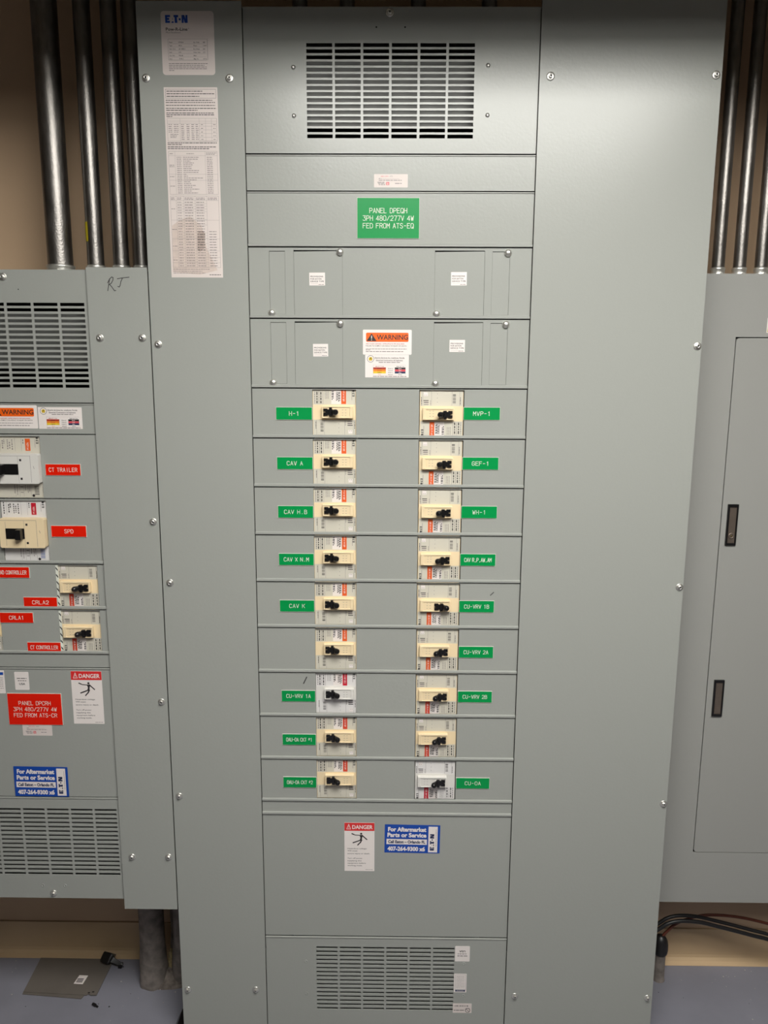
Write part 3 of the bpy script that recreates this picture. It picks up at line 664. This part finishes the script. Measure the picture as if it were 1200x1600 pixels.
cover('blank_cover', lp, LX0, LX1, 1.557, 1.4911, lip=False, rim=True)
BW = (-.9200, -.8200)
cover('breaker_cover', lp, LX0, LX1, 1.4911, 1.3523, [(BW[0], BW[1], 1.3535, 1.4862)], lip=False, rim=False)
cover('breaker_cover', lp, LX0, LX1, 1.3523, 1.2078, [(BW[0]+.0035, BW[1]+.0035, 1.2125, 1.3475)])
SW = (-.8065, -.7145); SWL = (-1.0255, -.9365)
cover('breaker_cover', lp, LX0, LX1, 1.2078, 1.1046, [(SW[0], SW[1], 1.1096, 1.2044), (SWL[0], SWL[1], 1.1096, 1.2044)])
cover('breaker_cover', lp, LX0, LX1, 1.1046, 1.0008, [(SW[0], SW[1], 1.0058, 1.1012), (SWL[0], SWL[1], 1.0058, 1.1012)])
cover('filler_strip', lp, LX0, LX1, 1.0008, .9680, lip=False)
cover('blank_cover', lp, LX0, LX1, .9680, .6514, lip=False, rim=True)
H = vent_holes(-1.0355, -.7048, .4510, .6216, 6, 16, .0052, .50)
lw = cover('vent_cover', lp, LX0, LX1, .6514, .3885, H, lip=False, rim=True)
screw(lw, -.8665, .4025, YC)
for x in (-.891, -.838): rivet(lw, x, .4225, YC, True)
b = MB(); b.box(-1.04, -.70, .028, .030, .44, .64, 'inner'); b.build('vent_baffle', lp)
# hazard strips beside the two small breakers
for z0, z1 in ((1.1096, 1.2044), (1.0058, 1.1012)):
    b = MB(); b.box(SW[0], SW[0]+.0050, YC+.001, YC+.003, z0, z1, 'core')
    for q in range(6):
        z = z0+.002+q*.0158
        b.poly([(SW[0]+.0002, z+.006), (SW[0]+.0048, z), (SW[0]+.0048, z+.004), (SW[0]+.0002, z+.010)][:4], YC+.0009, 'ink')
    b.build('striped_edge', lp)
def big_breaker(z0, z1, label, white, stripe, right):
    W = .0985; Hh = z1-z0; r = random.Random(5 if white else 9)
    t = thing('circuit_breaker', label, 'circuit breaker', ((BW[0]+BW[1])/2+(.0025 if white else .0), 0, (z0+z1)/2), 'large circuit breakers of the left panelboard')
    lb = 'label_w' if white else 'label'; X = lambda u: (u-.5)*W; Z = lambda v: (.5-v)*Hh; y = YC+.0040; yy = y-.00015
    b = MB(); b.box(-W/2, W/2, y+.0003, .09, -Hh/2, Hh/2, lb); b.build('breaker_body', t)
    b = MB(); b.box(X(.02), X(.98), y, y+.0003, Z(.26), Z(.01), lb)
    b.rect(X(.665), X(.775), Z(.235), Z(.04), yy, stripe); b.text('M 65k', X(.74), Z(.215), .0045, yy-.0001, 'white', .0, rot=math.pi/2)
    for u in (.12, .44, .58): b.line((X(u), Z(.24)), (X(u), Z(.03)), .0004, yy, 'faint')
    for u, a, e in ((.06, .22, .03), (.17, .20, .06), (.205, .12, .05), (.28, .21, .05), (.325, .20, .09), (.38, .22, .05), (.62, .12, .04)): b.greek(Z(a), Z(e), X(u), .0022, yy, 'ink' if white else 'faint', r, True, (.8, 2))
    b.line((X(.88), Z(.18)), (X(.88), Z(.05)), .0006, yy, 'faint'); logo(b, X(.955), Z(.12), .0050, yy, 'ink', rot=math.pi/2, W=2.8)
    b.build('rating_label', t)
    b = MB(); b.box(X(.02), X(.98), y, y+.0003, Z(.99), Z(.775), lb)
    for u in (.38, .47, .56, .72): b.line((X(u), Z(.98)), (X(u), Z(.79)), .0004, yy, 'faint')
    for u, a in ((.36, .93), (.42, .96), (.60, .88), (.655, .92), (.69, .90)): b.greek(Z(a), Z(.79), X(u), .0012, yy, 'faint', r, True)
    for q in range(6): b.rect(X(.80), X(.90), Z(.82+q*.026), Z(.81+q*.026), yy, 'blue' if white else 'ink')
    b.disc(X(.77), Z(.965), .0030, yy, 'ink'); b.rect(X(.49), X(.55), Z(.83), Z(.82), yy, 'ink'); b.rect(X(.49), X(.55), Z(.92), Z(.91), yy, 'faint')
    b.build('terminal_label', t)
    pl = 'cream' if white else 'ivory'
    b = MB(); b.rrect(X(.01), X(1.00), Z(.755), Z(.275), .004, -.0095, y, pl); b.build('escutcheon', t, bevel=.0012)
    b = MB(); yf = -.0096; b.line((X(.04), Z(.305)), (X(.82), Z(.305)), .0006, yf, 'faint'); b.line((X(.83), Z(.30)), (X(.83), Z(.73)), .0006, yf, 'faint')
    b.line((X(.15), Z(.33)), (X(.15), Z(.72)), .0005, yf, 'faint')
    b.line((X(.56), Z(.31)), (X(.56), Z(.74)), .0004, yf, 'faint')
    for v in (.355, .655): b.rect(X(.595), X(.64), Z(v+.035), Z(v), yf-.0001, 'ink')
    b.line((X(.89), Z(.47)), (X(.905), Z(.51)), .0008, yf, 'faint')
    b.build('escutcheon_markings', t)
    b = MB(); b.box(X(.15), X(.56), yf-.0008, yf+.002, Z(.605), Z(.435), 'black')
    if right: cx0, cx1 = X(.42), X(.54)
    else: cx0, cx1 = X(.115), X(.27)
    b.prism([(cx0, Z(.60)), (cx1, Z(.60)), (cx1, Z(.44)), (cx0, Z(.44))], -.0250, yf, 'black')
    b.build('toggle_handle', t, bevel=.0012)
big_breaker(1.3535, 1.4862, 'large pale circuit breaker left of the red nameplate reading CT TRAILER', False, 'orange', False)
big_breaker(1.2125, 1.3475, 'large cream circuit breaker left of the red nameplate reading SPD', True, 'crimson', True)
LG = 'small circuit breakers of the left panelboard'
place_breaker((False, 'rust', False), SW[1]-.0425, 1.1570, True, 'cream circuit breaker right of the red nameplate reading CRLA2', LG)
place_breaker((False, 'rust', False), SW[1]-.0425, 1.0535, True, 'cream circuit breaker right of the red nameplate reading CT CONTROLLER', LG)
place_breaker((False, 'rust', False), SWL[1]-.0445, 1.0535, False, 'cream circuit breaker cut by the left frame edge below CRLA1', LG)
place_breaker((False, 'rust', False), SWL[1]-.0445, 1.1570, False, 'cream circuit breaker at the left frame edge beside RAD CONTROLLER', LG)
RG = 'red nameplates of the left panelboard'
def rplate(x0, x1, z0, z1, t, cw, gap, where):
    nameplate((x0+x1)/2, (z0+z1)/2, x1-x0, z1-z0, [(t, cw, gap)], 'red', 'red nameplate reading %s, %s' % (t, where), RG, ch=.0080)
rplate(-.8114, -.7359, 1.4029, 1.4275, 'CT TRAILER', .0042, .0022, 'right of the upper large breaker')
rplate(-.8086, -.7320, 1.2682, 1.2932, 'SPD', .0048, .0020, 'right of the lower large breaker')
rplate(-.9395, -.8636, 1.1755, 1.2000, 'RAD CONTROLLER', .0034, .0012, 'at the left frame edge')
rplate(-.8815, -.8070, 1.1080, 1.1318, 'CRLA2', .0054, .0022, 'above CRLA1')
rplate(-.9375, -.8630, 1.0724, 1.0960, 'CRLA1', .0050, .0018, 'at the left frame edge')
rplate(-.8810, -.8060, 1.0037, 1.0275, 'CT CONTROLLER', .0036, .0013, 'beside the lowest small breaker')
nameplate(-.8752, .8682, .1228, .0758, ['PANEL DPCRH', '3PH 480/277V 4W', 'FED FROM ATS-CR'], 'red', 'large red nameplate reading PANEL DPCRH on the left panelboard', 'large panel name signs', ch=.0088, cw=.0050, gap=.0019, wd=.0009, lead=.0145)
sticker(-.9259, -.8210, 1.5030, 1.5520, YC, 'white', d_warn, 'warning_sticker', 'white sticker with orange WARNING band at the left frame edge', group='orange warning stickers', r=.002)
sticker(-.8190, -.7260, 1.5025, 1.5480, YC, 'white', d_color, 'wire_colour_sticker', 'white wire colour chart sticker on the left panelboard, right of the WARNING sticker', group='wire colour chart stickers', r=.001)
sticker(-.9167, -.8845, .9139, .9568, YC, 'white', d_usa, 'origin_sticker', 'small white USA sticker above the large red nameplate', group='small USA stickers', r=.002)
def d_bl(b, X, Z, y):
    b.rect(X(.10), X(.93), Z(.20), Z(.08), y, 'blue')
    for q in range(6): b.greek(X(.15), X(.88), Z(.32+q*.09), .0011, y, 'faint', rng)
sticker(-.9720, -.9395, .9050, .9600, YC, 'white', d_bl, 'listing_sticker', 'white sticker with a blue heading cut by the left frame edge', group='small stickers of the left panelboard', r=.001)
sticker(-.9079, -.8405, .8035, .8310, YC, 'paper', d_mark, 'inspection_sticker', 'small cream sticker with red print tucked below the large red nameplate', group='cream inspection stickers')
sticker(-.7890, -.7195, .8335, .9600, YC, 'white', d_danger, 'danger_sticker', 'white and red DANGER sticker on the left panelboard', group='red and white danger stickers', r=.0008)
sticker(-.9365, -.8115, .6534, .7275, YC-.0016, 'blue', d_blue, 'service_sticker', 'blue For Aftermarket Parts or Service sticker on the left panelboard', group='blue service phone number stickers', r=.0006, rot=.008, th=.0003)

# ------------------------------------------------------------------ RIGHT CABINET
YR = .144
rb = thing('electrical_cabinet', 'grey cabinet with a hinged door and two dark latches at the right edge', 'electrical cabinet')
RB0, RB1, RZ0, RZ1 = .585, 1.215, .2920, 1.8424
enclosure(rb, RB0+.006, RB1-.006, YR+.003, .288, RZ0+.006, RZ1-.006, 'paint2')
D = (.7005, 1.100, .4345, 1.7036)
b = MB(); b.plate(RB0, RB1, RZ0, RZ1, YR, YR+.003, [(D[0]-.0018, D[1]+.0018, D[2]-.0018, D[3]+.0022)], 'paint2')
fr = b.build('front_frame', rb)
b = MB(); b.rrect(D[0], D[1], D[2], D[3], .008, YR-.0006, YR+.0100, 'paint2'); dr = b.build('cabinet_door', rb, bevel=.0009, seg=2)
b = MB(); b.box(RB0+.03, RB1-.03, YR+.012, YR+.014, RZ0+.03, RZ1-.03, 'dark'); b.build('inner_cover', rb)
def latch(x, z, h_, lock, label):
    b = MB(); w_ = .0245; y0 = YR-.0006
    b.plate(x-w_/2, x+w_/2, z-h_/2, z+h_/2, y0-.0050, y0, [(x-w_/2+.0045, x+w_/2-.0035, z-h_/2+.0055, z+h_/2-.0065)], 'black')
    b.box(x-w_/2+.0045, x+w_/2-.0035, y0-.0025, y0, z-h_/2+.0055, z+h_/2-.0065, 'bronze')
    if lock:
        c = (x+.0005, y0-.0025, z-h_/2+.0225)
        b.lathe([(.0070, 0), (.0070, -.0016), (.0058, -.0022), (.0040, -.0020), (.0036, -.0010)], 'bronze', 24, c)
        b.lathe([(.0022, -.0022), (.0016, -.0024)], 'brass', 12, c); b.rect(c[0]-.0004, c[0]+.0004, c[2]-.0015, c[2]+.0015, c[1]-.0026, 'black')
    b.build('door_latch', dr, bevel=.0007, seg=2, label=label)
latch(.7245, 1.2780, .0975, True, 'upper dark latch with a key lock')
latch(.7272, .8487, .0930, False, 'lower dark latch without a lock')
def d_r(b, X, Z, y):
    b.rect(X(.04), X(.96), Z(.95), Z(.05), y, 'yel_tape'); b.rect(X(.08), X(.92), Z(.88), Z(.12), y-.0001, 'white')
sticker(.7660, .8200, 1.7150, 1.7480, YR, 'white', d_r, 'sticker', 'white sticker with yellow edge above the door of the right cabinet', r=.001)

# ------------------------------------------------------------------ conduits
def conduit(x, y, z0, z1, r, label, group, conn=True, k='galv', lean=0.0, tape=False):
    t = thing('conduit', label, 'pipe', (x, y, z0), group)
    b = MB(); b.lathe([(r, .001), (r, z1-z0)], k, 32, axis='z'); p = b.build('pipe', t); p.rotation_euler = (0, lean, 0)
    if conn:
        b = MB(); b.lathe([(r*1.20, 0), (r*1.20, .004), (r*1.10, .005), (r*1.10, .022), (r*1.14, .023), (r*1.14, .027), (r*1.01, .028)], 'zinc', 32, axis='z')
        b.lathe([(.0030, 0), (.0030, -.003)], 'zinc', 8, (r*.15, -r*1.08, .014)); b.build('connector', t)
    if tape:
        b = MB(); n = 10; V = []; F = []
        for j in range(2):
            for i in range(n): a = math.radians(190+i*6); V.append((math.cos(a)*(r+.0006), math.sin(a)*(r+.0006), tape[j]-z0))
        F = [(i, i+1, n+i+1, n+i) for i in range(n-1)]; b.add(V, F, 'yel_tape', True); b.build('yellow_tag', t)
    return t
TL = 1.8275
CG = 'conduits above the left panelboard'
conduit(-.8108, .15, TL, RZ-.001, .0268, 'thick steel conduit rising from the left panelboard, leftmost of the row', CG)
conduit(-.7315, .15, TL, RZ-.001, .0178, 'steel conduit with a small yellow tag, next to the thick one', CG, tape=(1.905, 1.946))
conduit(-.6748, .15, TL, RZ-.001, .0170, 'plain steel conduit, third from the left above the left panelboard', CG)
conduit(-.6290, .15, TL, RZ-.001, .0160, 'shadowed steel conduit hard against the middle panelboard', CG)
conduit(-.6610, .235, TL, RZ-.001, .0150, 'dark conduit behind the third and fourth conduits on the left', CG)
CR = 'conduits above the right cabinet'
for i, x in enumerate((.6290, .6757, .7246, .7735, .8224)):
    conduit(x, .215, RZ1-.0062, RZ-.001, .0140, ['darkest conduit beside the middle panelboard above the right cabinet', 'second steel conduit from the middle panelboard above the right cabinet', 'third steel conduit from the middle panelboard above the right cabinet', 'steel conduit at the right frame edge above the cabinet', 'steel conduit outside the right frame edge above the cabinet'][i], CR, conn=True)
for i, x in enumerate((-.27, -.17, -.02, .13)):
    conduit(x, .16, 2.3178, RZ-.001, .016, ['leftmost', 'second', 'third', 'rightmost'][i]+' conduit above the top of the middle panelboard', 'conduits above the middle panelboard')
# lower left conduits with grout around their feet
def rough_pipe(x, y, r0, r1, z1, seed, zc):
    r = random.Random(seed); b = MB(); V = []; F = []; n = 28; m_ = 26
    for j in range(m_+1):
        z = z1*j/m_; rr = r0 if z > zc else r1+(r0-r1)*(z/zc)**2
        for i in range(n):
            a = 6.2832*i/n; q = rr*(1+r.uniform(-.035, .035)*(1 if z < zc*1.3 else .25))
            V.append((x+q*math.cos(a), y+q*math.sin(a), z))
    for j in range(m_):
        for i in range(n): F.append((j*n+i, j*n+(i+1) % n, (j+1)*n+(i+1) % n, (j+1)*n+i))
    b.add(V, F, 'galv_old', True); return b
tag(rough_pipe(-.7035, .195, .0325, .0385, .3905, 1, .10).build('conduit'), 'thick dusty conduit standing on the floor below the left panelboard', 'pipe', 'dusty conduits below the left panelboard')
tag(rough_pipe(-.6290, .200, .0180, .0270, .3905, 2, .13).build('conduit'), 'dusty conduit on the floor hard against the middle panelboard', 'pipe', 'dusty conduits below the left panelboard')
tag(rough_pipe(-.655, .255, .0160, .0200, .3905, 4, .10).build('conduit'), 'dark conduit standing behind the thick dusty one near the wall', 'pipe', 'dusty conduits below the left panelboard')
def mound(cx, cy, rx, ry, h_, k, seed):
    r = random.Random(seed); b = MB(); n = 30; V = []; F = []; m_ = 8
    for j in range(m_):
        t = j/(m_-1); 
        for i in range(n):
            a = 6.2832*i/n; q = (1-t)*(1+r.uniform(-.07, .07)); V.append((cx+rx*q*math.cos(a), cy+ry*q*math.sin(a), max(0.0, h_*(1-(1-t)**2)*(1+r.uniform(-.15, .15)))))
    for j in range(m_-1):
        for i in range(n): F.append((j*n+i, j*n+(i+1) % n, (j+1)*n+(i+1) % n, (j+1)*n+i))
    F.append(tuple(range((m_-1)*n, m_*n))); b.add(V, F, k, True); return b
tag(mound(-.668, .195, .062, .034, .035, 'grout', 3).build('grout_mound'), 'rough grey grout lump on the floor around the dusty conduits', 'grout')
tag(mound(-.660, .215, .018, .020, .075, 'sand', 5).build('grout_mound'), 'small yellowish grout lump between the two dusty conduits', 'grout')

# ------------------------------------------------------------------ right floor stub and cables
t = thing('conduit_stub', 'short capped conduit stub on the floor below the right cabinet', 'pipe', (.6665, .222, 0))
b = MB(); b.lathe([(.0170, 0), (.0152, .006), (.0148, .082)], 'galv_old', 20, axis='z'); b.build('pipe', t)
b = MB(); b.lathe([(.0150, .078), (.0185, .082), (.0200, .092), (.0195, .108), (.0170, .120), (.0110, .130), (.0060, .133)], 'cable', 20, axis='z'); b.build('bushing_cap', t)
def smooth(pts, n=6):
    P = [Vector(p) for p in pts]; out = []
    for i in range(len(P)-1):
        a = P[max(i-1, 0)]; b_ = P[i]; c = P[i+1]; d = P[min(i+2, len(P)-1)]
        for q in range(n):
            u = q/n; out.append(.5*((2*b_)+(-a+c)*u+(2*a-5*b_+4*c-d)*u*u+(-a+3*b_-3*c+d)*u**3))
    return out+[P[-1]]
top = [(.560, .1180), (.610, .1430), (.6524, .1732), (.6751, .1895), (.7065, .1975), (.7545, .1950), (.8067, .1824), (.8589, .1686), (.908, .1548), (.9464, .1445), (1.02, .118), (1.12, .080), (1.24, .040), (1.40, .014), (1.80, .013), (2.55, .013)]
cg = 'black cables drooping below the right cabinet'
b = MB(); b.tube(smooth([(x, .212, z+.003) for x, z in top]), .0046, 'cable'); tag(b.build('cable'), 'upper black cable arching out below the right cabinet', 'cable', cg)
b = MB(); b.tube(smooth([(x, .2035, z-.0065) for x, z in top]), .0050, 'cable'); tag(b.build('cable'), 'lower black cable arching out below the right cabinet', 'cable', cg)
b = MB(); b.tube(smooth([(.6690, .222, .126), (.6735, .222, .135), (.6818, .222, .1457), (.7028, .222, .1677), (.7339, .224, .1808), (.7718, .228, .1885), (.8133, .228, .1909), (.878, .228, .1845), (.9489, .226, .1691), (1.05, .226, .14), (1.20, .225, .09), (1.38, .223, .03), (1.55, .222, .006), (2.55, .222, .006)]), .0038, 'wire')
tag(b.build('brown_wire'), 'thin reddish brown wire rising out of the conduit stub', 'wire')
# dark block at the foot of the middle panelboard
b = MB(); b.prism([(-.606, 0), (-.563, 0), (-.563, .032), (-.592, .032)], .020, .068, 'black'); tag(b.build('black_block', bevel=.002), 'black block on the floor at the lower left foot of the middle panelboard', 'block')

# ------------------------------------------------------------------ on the floor at the left
def flat(name, pts, z0, z1, k):
    b = MB(); n = len(pts); V = [(x, y, z0) for x, y in pts]+[(x, y, z1) for x, y in pts]
    b.add(V, [tuple(range(n-1, -1, -1)), tuple(range(n, 2*n))]+[(i, (i+1) % n, (i+1) % n+n, i+n) for i in range(n)], k); return b
b = flat('x', [(-1.0375, .1400), (-.8765, .1265), (-.868, .150), (-.862, .262), (-1.040, .262)], .0005, .0025, 'sheet')
tag(b.build('steel_plate'), 'lower of two grey steel plates lying on the floor, its edge peeping out', 'plate', 'grey steel plates lying on the floor')
b = flat('x', [(-1.0370, .1445), (-.866, .1365), (-.862, .1410), (-.855, .1365), (-.8395, .1370), (-.8380, .2630), (-1.0445, .2650)], .0027, .0047, 'sheet')
for cx, cy in ((-.852, .1465), (-.862, .1435)): b.add([(cx+dx, cy+dy, .0049) for dx, dy in ((-.003, -.002), (.003, -.002), (.003, .002), (-.003, .002))], [(0, 1, 2, 3)], 'dark')
tag(b.build('steel_plate'), 'upper of two grey steel plates lying on the floor, with a small white label', 'plate', 'grey steel plates lying on the floor')
b = flat('x', [(-.9150, .1735), (-.8900, .1720), (-.8870, .2020), (-.9110, .2030)], .0048, .0051, 'white')
for q in range(3):
    yq = .178+q*.005; b.add([(x, yy_, .0053) for x, yy_ in ((-.911, yq), (-.894, yq), (-.8935, yq+.003), (-.9105, yq+.003))], [(0, 1, 2, 3)], 'ink')
tag(b.build('sticker'), 'small white printed label on the grey steel plate on the floor', 'sticker')
b = MB(); V_ = [Vector((-.8640, .2580, .0165)), Vector((-.8600, .2560, .0165)), Vector((-.8400, .2490, .0165)), Vector((-.8375, .2480, .0160)), Vector((-.8340, .2470, .0140)), Vector((-.8120, .2400, .0085)), Vector((-.8060, .2385, .0065))]
b.tube(V_, [.0140, .0190, .0200, .0130, .0100, .0070, .0055], 'black', 4, smooth=False); b.box(-.816, -.806, .232, .246, .002, .010, 'black')
tag(b.build('rubber_plug', bevel=.001), 'black rubber plug lying on the floor against the baseboard', 'plug')
b = MB(); b.tube([(-.838, .108, .0042), (-.829, .103, .0042)], .0038, 'cable', 8); b.tube([(-.829, .103, .0040), (-.822, .099, .0040)], .0025, 'cable', 8)
tag(b.build('floor_screw'), 'small dark screw lying on the floor in front of the steel plates', 'screw')
b = MB(); fr_ = random.Random(11)
for i in range(150):
    x = fr_.uniform(-1.25, -.60) if i < 115 else fr_.uniform(.58, 1.2); yq = fr_.uniform(-.15, .26) if fr_.random() < .5 else fr_.uniform(.10, .26); s_ = fr_.choice((.0007, .001, .0013, .002))
    if i < 115 and -1.05 < x < -.83 and .11 < yq: continue
    b.add([(x+s_*math.cos(a+.3), yq+s_*math.sin(a+.3), zz) for zz in (.0002, .0012) for a in (0, 1.6, 3.1, 4.7)], [(4, 5, 6, 7), (0, 1, 5, 4), (1, 2, 6, 5), (2, 3, 7, 6), (3, 0, 4, 7)], 'fleck' if fr_.random() < .75 else 'dark')
o = b.build('dust_flecks', kind='stuff'); tag(o, 'pale flecks and grit scattered over the painted floor', 'debris')
